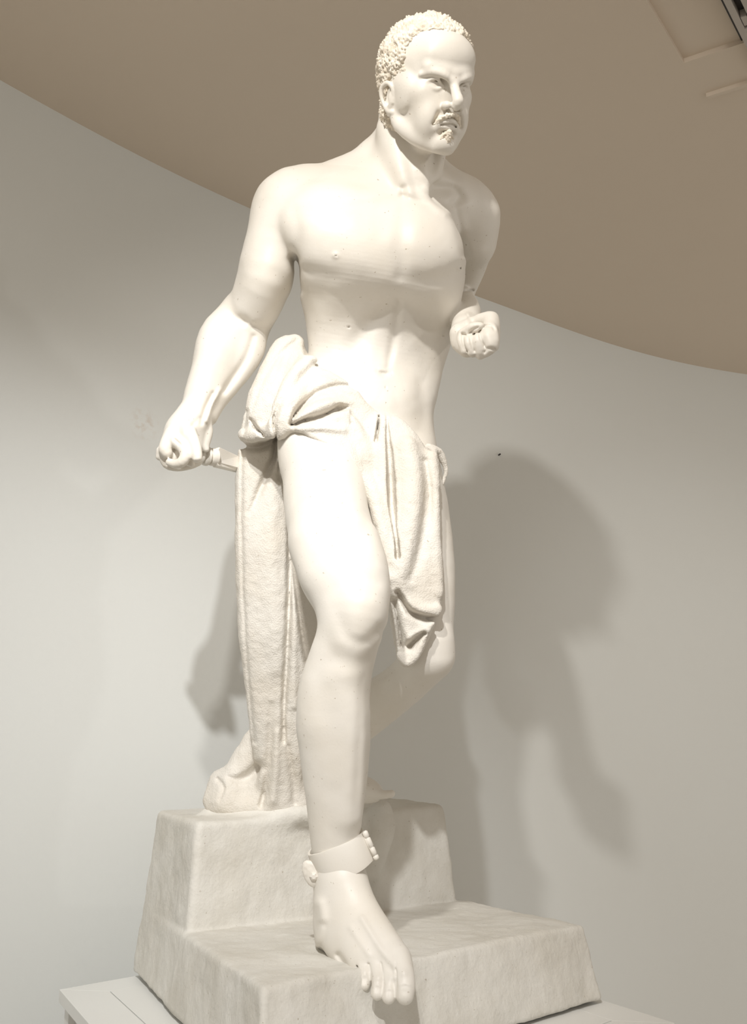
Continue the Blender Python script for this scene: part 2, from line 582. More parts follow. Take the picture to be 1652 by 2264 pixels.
# right foot
B.pt([(750, 1940, 1.64, 50), (752, 1990, 1.64, 50), (742, 2050, 1.655, 42), (738, 2078, 1.665, 34)], .02)   # ankle to heel
B.pt([(768, 1960, 1.62, 44), (795, 2020, 1.60, 46), (832, 2070, 1.565, 42), (866, 2110, 1.53, 36), (880, 2140, 1.51, 30)], .025)
B.pt([(755, 2010, 1.63, 46), (775, 2060, 1.60, 46), (806, 2100, 1.56, 38), (830, 2130, 1.53, 28)], .025)
B.pt([(742, 2050, 1.64, 40), (755, 2090, 1.61, 36), (776, 2122, 1.57, 27), (800, 2140, 1.55, 22)], .025)
B.pt([(800, 2080, 1.58, 30), (800, 2120, 1.545, 24)], .03)
for tn, kk in (([(880, 2120, 1.515, 28), (892, 2150, 1.49, 24), (896, 2180, 1.475, 22.5), (895, 2200, 1.47, 20)], .01),
               ([(845, 2112, 1.53, 20), (859, 2150, 1.50, 17), (862, 2180, 1.483, 15.5), (860, 2204, 1.475, 15)], .004),
               ([(822, 2112, 1.54, 20), (834, 2145, 1.51, 17), (836, 2175, 1.49, 15), (834, 2196, 1.483, 14.5)], .004),
               ([(798, 2112, 1.55, 21), (806, 2140, 1.525, 18), (808, 2163, 1.51, 15), (806, 2178, 1.503, 12)], .004),
               ([(770, 2108, 1.575, 20), (772, 2130, 1.56, 18), (776, 2143, 1.55, 15), (783, 2150, 1.545, 10)], .004)):
    B.pt(tn, kk)
for g_, w_g in (([(875, 2128, 1.49), (876, 2165, 1.47), (877, 2206, 1.455)], 2.6), ([(842, 2132, 1.50), (847, 2165, 1.48), (848, 2208, 1.46)], 2.2), ([(815, 2132, 1.51), (821, 2162, 1.49), (821, 2200, 1.47)], 2.2), ([(789, 2128, 1.53), (792, 2150, 1.51), (794, 2175, 1.50)], 2.0)):
    B.pt([(*q_, w_g) for q_ in g_], .0025, 's', 3, ((0, 1, .1), 4.5))
for g_ in ([(872, 2118), (876, 2150), (876, 2200)], [(838, 2120), (846, 2150), (848, 2200)], [(812, 2118), (820, 2150), (822, 2195)], [(786, 2118), (790, 2140), (792, 2165)]):
    pass
for (x, y, r) in ((896, 2192, 11), (861, 2203, 7), (833, 2194, 6), (806, 2174, 6)):
    B.rel([(x, y - 12), (x, y)], r, -.0012, 1.46, .05, 'l')
    B.rel([(x - r, y - 14), (x, y - 17), (x + r, y - 14)], 2.5, .0010, 1.47, .05)
for q_ in ([(893, 2150)], [(866, 2160)], [(838, 2160)], [(807, 2148)]):
    B.rel(q_, 9, .003, 1.49, .05)
# left leg, knee bent, heel up behind
B.pt([(868, 960, 1.80, 88), (895, 1060, 1.79, 84), (915, 1150, 1.775, 80), (928, 1240, 1.765, 77), (935, 1330, 1.755, 71), (937, 1400, 1.75, 64),
      (940, 1450, 1.76, 58), (915, 1490, 1.80, 50), (870, 1530, 1.85, 50), (820, 1565, 1.90, 54), (770, 1610, 1.95, 50), (720, 1660, 2.00, 38), (690, 1705, 2.04, 30)], .03, n=4)
B.pt([(690, 1705, 2.04, 30), (740, 1730, 2.03, 30), (800, 1745, 2.02, 30), (825, 1752, 2.01, 22)], .02)
B.pt([(820, 1748, 2.0, 14), (845, 1757, 1.99, 10), (865, 1755, 1.985, 9)], .01)            # great toe
B.pt([(960, 1420, 1.73, 34), (965, 1455, 1.735, 34)], .03)

# --- head, modelled in its own frame (x: his left, y: back, z: up)
HT = np.array([0.10698, 1.5011, 1.3001 + EZ])
HR = rotv(np.array([0.5687, -0.0976 + 0.02, 0.4916]))
FR = ('h', HT, HR)


def ht(nodes, k=.01, op='u', n=3, sq=None):
    B.tube(nodes, k, op, n, sq, FR)


def he(c, r, k=.01, op='u', R=None):
    B.ell(c, r, k, op, R, FR)


he((0, .024, .042), (.080, .102, .085), .02)
he((0, -.012, .05), (.072, .084, .066), .02)
he((0, -.028, -.02), (.062, .062, .092), .025)
he((0, -.035, -.065), (.046, .05, .052), .02)
for sx in (-1, 1):
    ht([(sx * .062, .012, -.045, .014), (sx * .058, -.004, -.074, .014), (sx * .036, -.045, -.098, .014), (sx * .014, -.072, -.110, .014)], .02)
    he((sx * .040, -.059, -.022), (.020, .019, .020), .02)                                # cheekbone
    ht([(sx * .066, .0, .0, .008), (sx * .055, -.045, -.006, .008), (sx * .046, -.064, -.014, .009)], .02)
    he((sx * .032, -.068, -.062), (.022, .022, .032), .02)
for sx in (-1, 1):
    he((sx * .064, -.020, -.014), (.013, .030, .034), .015)
he((0, -.079, -.104), (.019, .014, .016), .014)                                            # chin
he((0, -.080, .050), (.050, .018, .030), .025)                                              # forehead
ht([(-.046, -.078, .024, .009), (-.02, -.091, .019, .010), (0, -.093, .018, .010), (.02, -.091, .019, .010), (.046, -.078, .024, .009)], .012)
for sx in (-1, 1):
    he((sx * .0315, -.100, -.0015), (.0215, .0245, .0130), .008, 's')                           # sockets
    he((sx * .031, -.0715, -.004), (.0150, .0120, .0115), .004)                                # eyeball
    ht([(sx * .048, -.071, -.001, .0026), (sx * .040, -.0825, .004, .0028), (sx * .030, -.0875, .0045, .003), (sx * .018, -.084, -.004, .0026)], .005)   # upper lid
    ht([(sx * .047, -.0715, -.003, .0024), (sx * .037, -.081, -.0105, .0028), (sx * .027, -.0845, -.0115, .0028), (sx * .018, -.084, -.006, .0024)], .006)  # lower lid
    ht([(sx * .056, -.067, .012, .004), (sx * .042, -.0865, .0155, .0055), (sx * .024, -.0975, .0115, .0062), (sx * .010, -.099, .005, .0048)], .007)      # brow
    he((sx * .029, -.0880, -.003), (.0040, .0025, .0035), .0015, 's')                             # pupil
ht([(-.0065, -.097, .022, .003), (-.006, -.099, .010, .002)], .004, 's')
ht([(.0065, -.097, .022, .003), (.006, -.099, .010, .002)], .004, 's')
ht([(0, -.094, .012, .0085), (0, -.101, -.005, .0083), (0, -.110, -.020, .0092), (0, -.1175, -.0325, .0105), (0, -.112, -.040, .0095)], .010)   # nose
for sx in (-1, 1):
    he((sx * .0138, -.1005, -.0405), (.0092, .0115, .0082), .005)
    ht([(sx * .0085, -.1085, -.0515, .0048), (sx * .010, -.1015, -.0465, .0052)], .003, 's')
    ht([(sx * .023, -.090, -.056, .0025), (sx * .030, -.084, -.072, .0025)], .012, 's')       # fold from nose to mouth
ht([(-.024, -.082, -0.0715, .004), (-.010, -.094, -0.0675, .0055), (0, -.097, -0.0665, .0055), (.010, -.094, -0.0675, .0055), (.024, -.082, -0.0715, .004)], .008)
ht([(-.018, -.083, -0.0785, .0045), (0, -.0905, -0.0780, .0065), (.018, -.083, -0.0785, .0045)], .008)
ht([(-.026, -.083, -0.0765, .0014), (-.010, -.095, -0.0720, .0016), (0, -.098, -0.0705, .0016), (.010, -.095, -0.0720, .0016), (.026, -.083, -0.0765, .0014)], .003, 's')
ht([(-.012, -.089, -0.0890, .0035), (.012, -.089, -0.0890, .0035)], .010, 's')
def he_(c, r, k=.01, op='u', R=None): he((c[0], c[1], c[2] - .0165), r, k, op, R)


def ht_(nodes, k=.01, op='u'): ht([(a, b, c - .0165, r) for a, b, c, r in nodes], k, op)


# ears
for sx in (-1, 1):
    he_((sx * .074, .016, -.012), (.008, .017, .028), .006, R=rotv(np.array([.22, 0, sx * .35])))
    ht_([(sx * .073, -.002, -.010, .003), (sx * .079, .000, .010, .0042), (sx * .084, .014, .019, .0045), (sx * .088, .028, .010, .0045), (sx * .086, .027, -.010, .004),
        (sx * .079, .014, -.030, .005), (sx * .073, .004, -.034, .0052)], .003)
    ht_([(sx * .081, .006, .004, .003), (sx * .084, .014, -.004, .005), (sx * .082, .012, -.016, .005)], .004, 's')
    ht_([(sx * .074, .000, -.010, .004), (sx * .075, .001, -.016, .004)], .003)
    ht_([(sx * .074, .030, -.005, .006), (sx * .072, .026, -.030, .005)], .006, 's')

# --- right hand round the hilt
B.pt([(425, 930, 1.69, 36), (408, 952, 1.685, 38), (392, 975, 1.68, 34)], .02)
B.pt([(385, 962, 1.66, 22), (372, 978, 1.655, 17), (366, 992, 1.65, 15), (369, 1001, 1.65, 13)], .008)
B.pt([(388, 975, 1.65, 15), (403, 988, 1.635, 13.5), (410, 1005, 1.63, 12.5), (403, 1021, 1.632, 12), (389, 1026, 1.64, 10.5), (375, 1022, 1.648, 9)], .005)
B.pt([(362, 1000, 1.665, 12), (370, 1024, 1.67, 12), (393, 1031, 1.672, 11), (420, 1029, 1.675, 9.5), (438, 1022, 1.68, 9)], .006)
B.pt([(355, 996, 1.67, 9), (352, 1010, 1.67, 7)], .006)
B.pt([(402, 1006, 1.665, 16), (425, 1012, 1.675, 15)], .008)
B.pt([(414, 1022, 1.655, 8), (424, 1026, 1.655, 7.5)], .003)
B.pt([(410, 948, 1.658, 20), (424, 970, 1.642, 16), (432, 990, 1.632, 13), (435, 1006, 1.63, 12), (436, 1012, 1.63, 11)], .008)
B.pt([(374, 1004, 1.668, 12), (386, 1014, 1.668, 12)], .006)
B.pt([(372, 1012, 1.636, 4), (383, 1011, 1.634, 4)], .003, 's')
B.rel([(386, 972), (398, 982)], 3, -.004, 1.64, .04)
B.rel([(430, 1016), (442, 1014)], 3, .001, 1.62, .04)
B.pt([(452, 935, 1.70, 13), (459, 952, 1.70, 12), (457, 968, 1.70, 11.5), (454, 985, 1.70, 9.5), (456, 993, 1.70, 7)], .006)
B.pt([(440, 955, 1.70, 18), (430, 985, 1.69, 18)], .01)
# --- left fist
B.pt([(1036, 730, 1.685, 28), (1045, 752, 1.67, 32), (1060, 762, 1.66, 28)], .02)
B.pt([(1020, 740, 1.66, 22), (1016, 760, 1.665, 16), (1030, 775, 1.665, 14)], .015)
B.pt([(1040, 722, 1.655, 15), (1062, 708, 1.64, 15), (1082, 707, 1.63, 15.5), (1088, 722, 1.62, 14)], .010)
B.pt([(1088, 706, 1.635, 15), (1092, 735, 1.63, 14), (1091, 765, 1.635, 13)], .012)
B.pt([(1084, 712, 1.63, 14), (1083, 738, 1.605, 19), (1086, 762, 1.605, 17), (1074, 778, 1.615, 12)], .005)
B.pt([(1065, 730, 1.63, 12), (1058, 748, 1.605, 13), (1062, 770, 1.61, 13), (1062, 784, 1.62, 11)], .004)
B.pt([(1044, 735, 1.63, 12), (1037, 752, 1.61, 11.5), (1042, 775, 1.615, 11), (1045, 782, 1.62, 9)], .004)
B.pt([(1025, 740, 1.63, 12), (1023, 755, 1.62, 10), (1028, 775, 1.625, 10)], .004)
B.pt([(1026, 735, 1.62, 9), (1045, 724, 1.605, 10.5), (1062, 722, 1.60, 9.5), (1066, 726, 1.60, 7)], .005)

for cr in ([(1043, 741), (1059, 734), (1072, 721), (1087, 721), (1093, 728)], [(1025, 739), (1035, 741), (1045, 729), (1057, 724)], [(1060, 736), (1063, 750), (1073, 768)],
           [(1039, 744), (1044, 767), (1048, 776)], [(1022, 738), (1025, 763), (1033, 777)], [(1072, 778), (1080, 770), (1092, 772)]):
    B.rel(cr, 3.0, -.0034, 1.605, .04)
B.rel([(1076, 742), (1084, 760)], 9, .003, 1.60, .04)
# --- relief of the muscles
R_ = B.rel
R_([(655, 590), (690, 600), (745, 612), (800, 618)], [12, 18, 20, 22], [-.004, -.005, -.004, -.002], 1.60, .07)
R_([(890, 620), (940, 622), (985, 612), (1015, 596)], [20, 20, 20, 14], [-.002, -.004, -.005, -.005], 1.60, .08)
R_([(890, 470), (888, 540), (885, 610)], [16, 20, 18], [-.004, -.005, -.005], 1.56, .08)
R_([(700, 455), (780, 440), (850, 432), (885, 425)], [12, 11, 10, 10], [.002, .003, .003, .003], 1.58, .07)
R_([(905, 425), (950, 445), (985, 470), (1030, 455)], [10, 10, 11, 12], [.003, .004, .004, .003], 1.60, .07)
R_([(893, 418), (892, 430)], 10, -.007, 1.57, .08)
R_([(960, 415), (1000, 420), (1015, 435)], 14, -.012, 1.62, .06)
R_([(1005, 450), (1016, 510), (1030, 560)], 11, -.006, 1.68, .10)
R_([(655, 470), (660, 520), (655, 570)], [16, 16, 14], [-.002, -.004, -.008], 1.60, .07)
R_([(650, 575), (655, 600), (657, 640)], 10, -.012, 1.66, .08)
# rib arch and belly
R_([(885, 655), (850, 680), (815, 715), (790, 760), (770, 790)], [20, 20, 22, 24, 22], [-.004, -.010, -.012, -.010, -.004], 1.64, .08)
R_([(885, 655), (920, 690), (945, 730), (955, 780), (958, 825)], [20, 20, 24, 26, 22], [-.004, -.010, -.013, -.012, -.004], 1.64, .08)
R_([(760, 640), (725, 690), (715, 735)], [38, 38, 34], [.004, .007, .005], 1.62, .08)
R_([(980, 650), (985, 695), (982, 740)], [32, 32, 30], [.003, .006, .005], 1.66, .08)
R_([(883, 665), (872, 740), (858, 810)], [8, 10, 8], [-.005, -.006, -.005], 1.66, .09)
R_([(820, 850), (858, 880), (900, 860)], [50, 60, 50], [.008, .014, .008], 1.68, .10)
R_([(836, 822), (850, 827), (864, 825)], [5, 7, 5], [-.003, -.008, -.003], 1.69, .06)
R_([(930, 850), (935, 900), (930, 950)], [16, 18, 20], [-.004, -.006, -.004], 1.72, .08)
R_([(840, 818), (852, 820)], 4, .002, 1.69, .06)
# nipples
for x, y, yy in ((742, 565, 1.57), (1017, 593, 1.60)):
    R_([(x, y)], 6.5, .0035, yy, .07)
    R_([(x + 1, y)], 2.2, -.005, yy, .07)
# plug holes of the pointing marks
for x, y, yy in ((771, 723, 1.64), (980, 743, 1.67), (854, 857, 1.68)):
    R_([(x, y)], 3.4, -.006, yy, .07, 'l')
# arm
R_([(512, 700), (538, 710), (556, 720)], [9, 11, 9], [-.002, -.005, -.003], 1.70, .07)
R_([(548, 722), (556, 712)], 9, .002, 1.70, .07)
R_([(560, 745), (545, 790), (520, 830), (495, 865)], [7, 8, 8, 7], [-.004, -.006, -.007, -.006], 1.70, .07)
R_([(470, 870), (455, 905), (445, 935)], [5, 6, 5], [-.004, -.008, -.004], 1.68, .05)
R_([(486, 862), (468, 895), (456, 930)], [5, 5, 5], [.005, .006, .004], 1.69, .05)
R_([(412, 955), (440, 925)], 5, -.002, 1.66, .04)
R_([(1015, 645), (1046, 641)], 4, -.006, 1.86, .09, 'l')
R_([(1035, 695), (1043, 712)], 5, .004, 1.70, .06)
# leg
R_([(735, 1320), (765, 1400), (800, 1420), (840, 1395)], [18, 17, 16, 14], [-.001, -.003, -.004, -.004], 1.50, .07)
R_([(750, 1300), (790, 1275), (830, 1290)], [18, 18, 18], [-.002, -.003, -.002], 1.50, .07)
R_([(800, 1480), (795, 1600), (790, 1720), (785, 1830)], 10, [0, -.002, -.003, -.001], 1.56, .08)
R_([(830, 1060), (800, 1200)], 20, -.003, 1.60, .09)
# foot tendons, malleolus, nail beds
R_([(712, 2055), (700, 2090)], 8, .004, 1.64, .05)
R_([(800, 2030), (850, 2110), (878, 2140)], 7, .003, 1.55, .06)
R_([(775, 2050), (815, 2110)], 6, .002, 1.57, .06)
R_([(748, 2112), (762, 2135), (755, 2150)], 7, -.005, 1.56, .05)
R_([(706, 2000), (712, 2030)], 14, .006, 1.62, .05)

statue = bpy.data.objects.new('statue', None)
scene.collection.objects.link(statue)
statue.location = (0, 0, 0)
tag(statue, 'white plaster man striding bare-chested with a knife, cloth round his hips, on a stepped block', 'statue')

fz = [(EZ + 1.13, EZ + 1.46, .0016), (EZ - .345, EZ - .275, .0018), (EZ + .82, EZ + .90, .0019), (EZ + .54, EZ + .64, .0019)]
fx = [(.015, .215, .0016), (.215, .25, .0019), (-.43, -.32, .0019), (-.02, .015, .0019)]
fy = [(1.36, 1.62, .0018)]
ax = (axis(-.56, .36, .0031, fx), axis(1.36, 2.2, .0032, fy), axis(EZ - .36, EZ + 1.47, .0031, fz))
t_ = time.time()
V, F = B.mesh(ax)
V, F = keep_big(V, F)
N = vnormals(V, F)
V = V + N * (fbm(V, 28, 2, 3) * .0006)[:, None]
body = mesh_obj('body', V, F, M_SKIN, statue)

# ------------------------------------------------------------------ hair, moustache
def cells(V, pts, chunk=8000):
    d = np.empty(len(V)); j = np.empty(len(V), int)
    for i in range(0, len(V), chunk):
        dd = ((V[i:i + chunk, None, :] - pts[None]) ** 2).sum(2)
        j[i:i + chunk] = dd.argmin(1)
        d[i:i + chunk] = np.sqrt(dd.min(1))
    return d, j


H = Field()


def hh(c, r, k=.01, op='u', R=None): H.ell(c, r, k, op, R, FR)


hh((0, .026, .043), (.087, .1085, .0935), .02)
hh((0, -.008, .052), (.077, .0885, .0745), .02)
hh((0, .052, -.040), (.068, .070, .055), .02)
hh((-.006, -.098, .000), (.081, .074, .087), .016, 's')
hh((-.046, -.078, .042), (.042, .052, .048), .018, 's')
hh((.036, -.088, .048), (.034, .050, .038), .015, 's')
for sx in (-1, 1):
    hh((sx * .082, .012, -.030), (.022, .022, .031), .008, 's')
    hh((sx * .075, -.045, -.03), (.05, .048, .04), .008, 's')
H.tube([(-.1, -.03, -.075, .055), (.1, -.03, -.075, .055)], .01, 's', 1, None, FR)
V, F = H.mesh((axis(-.02, .24, .0017), axis(1.36, 1.66, .0017), axis(EZ + 1.12, EZ + 1.48, .0017)))
V, F = keep_big(V, F, .05)
N = vnormals(V, F)
rs = np.random.RandomState(3)
cp = V[rs.permutation(len(V))[:1500]] + rs.randn(1500, 3) * .001
d, j = cells(V, cp)
ph = rs.rand(1500)[j]
ring = np.cos(np.clip(d / .0052, 0, 1.3) * math.pi * 1.25)
hgt = .0021 * ring + (ph - .5) * .0034 + fbm(V, 240, 3, 2) * .0020 + fbm(V, 70, 2, 7) * .0024
V = V + N * hgt[:, None]
mesh_obj('hair', V, F, M_HAIR, statue)

MU = Field()
for sx in (-1, 1):
    MU.tube([(0, -.104, -0.0545, .0035), (sx * .010, -.1015, -0.0575, .0048), (sx * .021, -.0915, -0.0655, .0048), (sx * .029, -.082, -0.0750, .0035), (sx * .033, -.077, -0.0820, .002)], .004, 'u', 3, None, FR)
MUS = MU
GO = Field()
GO.tube([(0, -.0945, -0.0840, .004), (0, -.092, -0.0920, .0065), (0, -.0905, -0.1020, .0055), (0, -.088, -0.1100, .003)], .004, 'u', 3, None, FR)
for sx in (-1, 1):
    GO.tube([(sx * .004, -.092, -0.0860, .003), (sx * .012, -.087, -0.0960, .004), (sx * .008, -.087, -0.1060, .004)], .004, 'u', 3, None, FR)
for nm, fl in (('moustache', MUS), ('beard_tuft', GO)):
    V, F = fl.mesh((axis(.10, .24, .0012), axis(1.30, 1.55, .0012), axis(EZ + 1.10, EZ + 1.32, .0012)))
    N = vnormals(V, F)
    V = V + N * (fbm(V, 300, 2, 4) * .0018)[:, None]
    mesh_obj(nm, V, F, M_HAIR, statue)

# ------------------------------------------------------------------ drapery
C = Field()


def poly_mask(F_, pts, k=.008, Y=(1.4, 2.3), op='i'):
    pts = np.asarray(pts, float)

    def f(q):
        x, y, s = q.px()
        d = np.full(len(x), 1e9); ins = np.zeros(len(x), bool)
        for i in range(len(pts)):
            a, b = pts[i], pts[(i + 1) % len(pts)]
            dx, dy = b - a
            t = np.clip(((x - a[0]) * dx + (y - a[1]) * dy) / (dx * dx + dy * dy), 0, 1)
            d = np.minimum(d, np.hypot(x - a[0] - t * dx, y - a[1] - t * dy))
            c = ((a[1] > y) != (b[1] > y)) & (x < (b[0] - a[0]) * (y - a[1]) / (b[1] - a[1] + 1e-12) + a[0])
            ins ^= c
        return np.where(ins, -d, d) * s
    F_.add(f, (-9, -9, -9), (9, 9, 9), k, op)


# hip wrap: a shell over the pelvis and the top of the thigh
loft_px(C, [(678, 990, 760, 1.75, .108), (672, 984, 800, 1.765, .108), (660, 976, 867, 1.785, .117), (642, 966, 913, 1.79, .124), (622, 964, 960, 1.795, .13),
            (618, 972, 1000, 1.80, .128), (640, 972, 1050, 1.80, .118), (680, 960, 1090, 1.80, .10)], TW, TU, .03, 2.25, .03, .985)
C.pt([(690, 850, 1.76, 70), (690, 930, 1.75, 94), (704, 1000, 1.72, 103), (730, 1060, 1.70, 100)], .03)
poly_mask(C, [(640, 735), (660, 750), (673, 789), (696, 812), (730, 821), (765, 842), (791, 864), (812, 890), (837, 914), (855, 912), (875, 926), (895, 942), (920, 975),
              (950, 996), (985, 1000), (992, 1060), (960, 1110), (850, 1130), (818, 1106), (802, 1058), (780, 1030), (766, 1004), (729, 989), (683, 966), (640, 944), (610, 962), (560, 975), (500, 960), (560, 750)], .010)
# roll of cloth gathered over the right hip
C.pt([(652, 755, 1.76, 16), (632, 775, 1.76, 30), (616, 830, 1.755, 44), (600, 885, 1.75, 50), (588, 925, 1.75, 46), (592, 945, 1.75, 36)], .03)
C.pt([(690, 800, 1.70, 12), (662, 830, 1.69, 24), (642, 875, 1.67, 30), (628, 920, 1.66, 30), (618, 948, 1.665, 22), (612, 960, 1.67, 10)], .022)
C.pt([(612, 950, 1.67, 14), (578, 960, 1.70, 16), (548, 965, 1.74, 16), (538, 960, 1.77, 12)], .02)
C.pt([(630, 940, 1.66, 18), (690, 925, 1.655, 22), (740, 920, 1.655, 20), (785, 950, 1.66, 16), (810, 1010, 1.66, 18)], .02)
# long fall of cloth behind the right leg
DW = P(600, 1000, 1.83) - P(612, 1778, 2.02)
loft_px(C, [(620, 680, 780, 1.79, .035), (592, 700, 810, 1.80, .05), (563, 700, 850, 1.80, .055), (541, 690, 910, 1.81, .058), (532, 660, 965, 1.82, .058), (525, 650, 1021, 1.83, .055),
            (521, 648, 1096, 1.84, .055), (521, 662, 1210, 1.855, .058), (524, 700, 1308, 1.875, .062), (529, 712, 1400, 1.89, .062), (537, 705, 1463, 1.905, .06),
            (549, 692, 1575, 1.93, .055), (560, 680, 1669, 1.955, .052), (567, 672, 1725, 1.97, .05), (574, 660, 1790, 1.985, .05)], DW, (1, .1, 0), .02, 2.6, .02)
# cloth heaped on the block at his left heel
C.pt([(578, 1600, 1.98, 14), (568, 1640, 1.985, 22), (552, 1675, 1.99, 34), (538, 1705, 1.99, 38), (520, 1735, 1.985, 40), (505, 1765, 1.975, 36)], .02)
C.pt([(488, 1728, 2.0, 26), (478, 1752, 1.995, 24), (474, 1775, 1.985, 22), (530, 1782, 1.97, 24), (590, 1780, 1.96, 22)], .02)
C.pt([(560, 1640, 1.985, 22), (566, 1690, 1.985, 30), (572, 1770, 1.98, 28)], .02)
C.pt([(660, 1740, 1.97, 16), (668, 1775, 1.965, 14)], .02)
# apron hanging between the thighs
AW = P(890, 960, 1.68) - P(900, 1460, 1.69)
loft_px(C, [(822, 884, 926, 1.70, .028), (815, 918, 960, 1.695, .033), (806, 950, 1005, 1.69, .036), (806, 968, 1060, 1.685, .036), (812, 968, 1120, 1.68, .036), (822, 970, 1180, 1.678, .036),
            (834, 973, 1240, 1.678, .036), (846, 975, 1290, 1.68, .036), (858, 976, 1340, 1.685, .036), (866, 962, 1380, 1.69, .035), (874, 944, 1420, 1.695, .033),
            (880, 928, 1450, 1.70, .03), (888, 912, 1474, 1.705, .024)], AW, (1, .15, 0), .02, 2.8, .012)
C.pt([(800, 1050, 1.655, 16), (826, 1090, 1.65, 17), (842, 1150, 1.645, 16), (854, 1205, 1.645, 15), (866, 1250, 1.645, 13), (872, 1268, 1.65, 8)], .012)
C.pt([(852, 925, 1.672, 5), (846, 980, 1.66, 13), (850, 1040, 1.652, 12), (856, 1100, 1.65, 11), (866, 1170, 1.65, 9)], .012)
C.pt([(880, 1262, 1.64, 7), (864, 1278, 1.64, 9), (848, 1256, 1.645, 8)], .008)
C.pt([(900, 990, 1.66, 22), (912, 1080, 1.65, 24), (905, 1180, 1.645, 25), (892, 1260, 1.645, 24), (880, 1300, 1.65, 18)], .02)
C.pt([(955, 1010, 1.68, 12), (962, 1100, 1.67, 9), (965, 1220, 1.665, 9), (968, 1310, 1.665, 9)], .015)
C.pt([(872, 1296, 1.655, 14), (905, 1336, 1.65, 14), (940, 1352, 1.655, 12), (968, 1344, 1.66, 8)], .012)
C.pt([(968, 1352, 1.66, 6), (945, 1392, 1.66, 8), (912, 1412, 1.66, 10), (898, 1400, 1.665, 9), (886, 1360, 1.665, 8)], .012)
C.pt([(940, 1395, 1.67, 8), (925, 1440, 1.67, 9), (902, 1466, 1.675, 9), (884, 1448, 1.675, 8)], .010)
# knot of cloth at his left hip
C.pt([(948, 990, 1.72, 10), (970, 1000, 1.735, 10), (982, 1025, 1.745, 8), (986, 1045, 1.75, 5), (978, 1070, 1.755, 4)], .01)
C.pt([(958, 1000, 1.72, 8), (962, 1030, 1.715, 9), (958, 1060, 1.71, 7)], .008)

c_ = C.rel
# grooves and ridges of the folds
c_([(640, 860), (616, 900), (606, 935), (611, 962)], [8, 7, 6, 4], [-.004, -.008, -.010, -.010], 1.67, .08)
c_([(696, 806), (672, 830), (650, 858)], [9, 10, 10], [-.006, -.008, -.003], 1.68, .07)
c_([(643, 936), (656, 910), (680, 884), (715, 862), (758, 852), (785, 862)], [4, 6, 7, 7, 6, 4], [-.016, -.016, -.012, -.009, -.006, -.003], 1.66, .08)
c_([(655, 930), (696, 903), (740, 884), (772, 890)], [6, 10, 11, 9], [.006, .009, .009, .006], 1.66, .08)
c_([(646, 940), (672, 930), (709, 921), (748, 905), (768, 900)], [4, 6, 7, 7, 5], [-.018, -.020, -.020, -.014, -.006], 1.66, .08)
c_([(660, 948), (712, 945), (760, 950)], [6, 9, 9], [.006, .010, .006], 1.66, .08)
c_([(772, 905), (778, 936)], [4, 4], [.005, -.008], 1.66, .08)
c_([(554, 928), (566, 946), (582, 962)], [4, 4.5, 4], [-.006, -.012, -.012], 1.72, .07)
c_([(656, 752), (612, 790), (578, 850), (556, 905)], [4, 5, 5, 4], [-.003, -.004, -.004, -.002], 1.72, .09)
c_([(640, 770), (622, 820), (600, 880)], [8, 10, 9], [-.002, -.004, -.002], 1.70, .08)
c_([(532, 984), (560, 990), (590, 984), (608, 970)], [7, 8, 8, 5], [-.016, -.022, -.022, -.014], 1.76, .08)
c_([(611, 968), (606, 1010), (590, 1050), (570, 1095), (553, 1135)], [5, 7, 8, 8, 6], [-.026, -.022, -.016, -.012, -.003], 1.79, .09)
c_([(624, 975), (622, 1020), (620, 1060)], [5, 5, 5], [-.026, -.018, -.01], 1.79, .09)
c_([(605, 1080), (600, 1200), (606, 1330), (612, 1480)], [20, 26, 26, 20], [.006, .009, .010, .006], 1.82, .10)
c_([(641, 1150), (640, 1300), (634, 1450), (628, 1560), (628, 1640)], [5, 6, 6, 6, 5], [-.012, -.020, -.018, -.016, -.010], 1.84, .12)
c_([(648, 1240), (660, 1350), (678, 1460)], [5, 6, 5], [-.012, -.012, -.008], 1.84, .12)
c_([(654, 1300), (652, 1420), (650, 1560)], [7, 9, 9], [.006, .007, .006], 1.84, .12)
c_([(546, 910), (536, 1000), (534, 1150), (537, 1300), (548, 1480), (562, 1640)], 4.5, -.004, 1.84, .12)
c_([(600, 1560), (596, 1650), (588, 1740), (578, 1780)], [9, 8, 8, 7], [-.003, -.008, -.012, -.012], 1.90, .12)
c_([(612, 1620), (610, 1700), (604, 1770)], [8, 10, 12], [.005, .009, .010], 1.90, .12)
c_([(636, 1650), (648, 1720), (650, 1775)], [7, 8, 8], [-.006, -.010, -.006], 1.90, .12)
c_([(505, 1718), (530, 1724), (556, 1712), (572, 1696)], [5, 10, 12, 12], [-.004, -.014, -.016, -.014], 1.95, .10)
c_([(480, 1722), (494, 1742), (486, 1768)], [4, 4, 4], [-.005, -.006, -.003], 1.96, .10)
c_([(838, 920), (835, 950), (831, 975)], [3, 4.2, 3], [-.012, -.022, -.014], 1.66, .06, 'l')
c_([(940, 1020), (948, 1080), (944, 1140), (928, 1220), (905, 1280)], [8, 10, 12, 14, 12], [-.006, -.010, -.010, -.008, -.005], 1.65, .07)
c_([(880, 1310), (905, 1352), (935, 1366), (962, 1368)], [6, 7, 7, 5], [-.014, -.026, -.026, -.016], 1.66, .07)
c_([(906, 1428), (920, 1414), (938, 1400)], [8, 7, 5], [-.026, -.022, -.010], 1.66, .07)
c_([(874, 1330), (884, 1380), (890, 1430)], [8, 8, 8], [-.012, -.014, -.012], 1.66, .07)
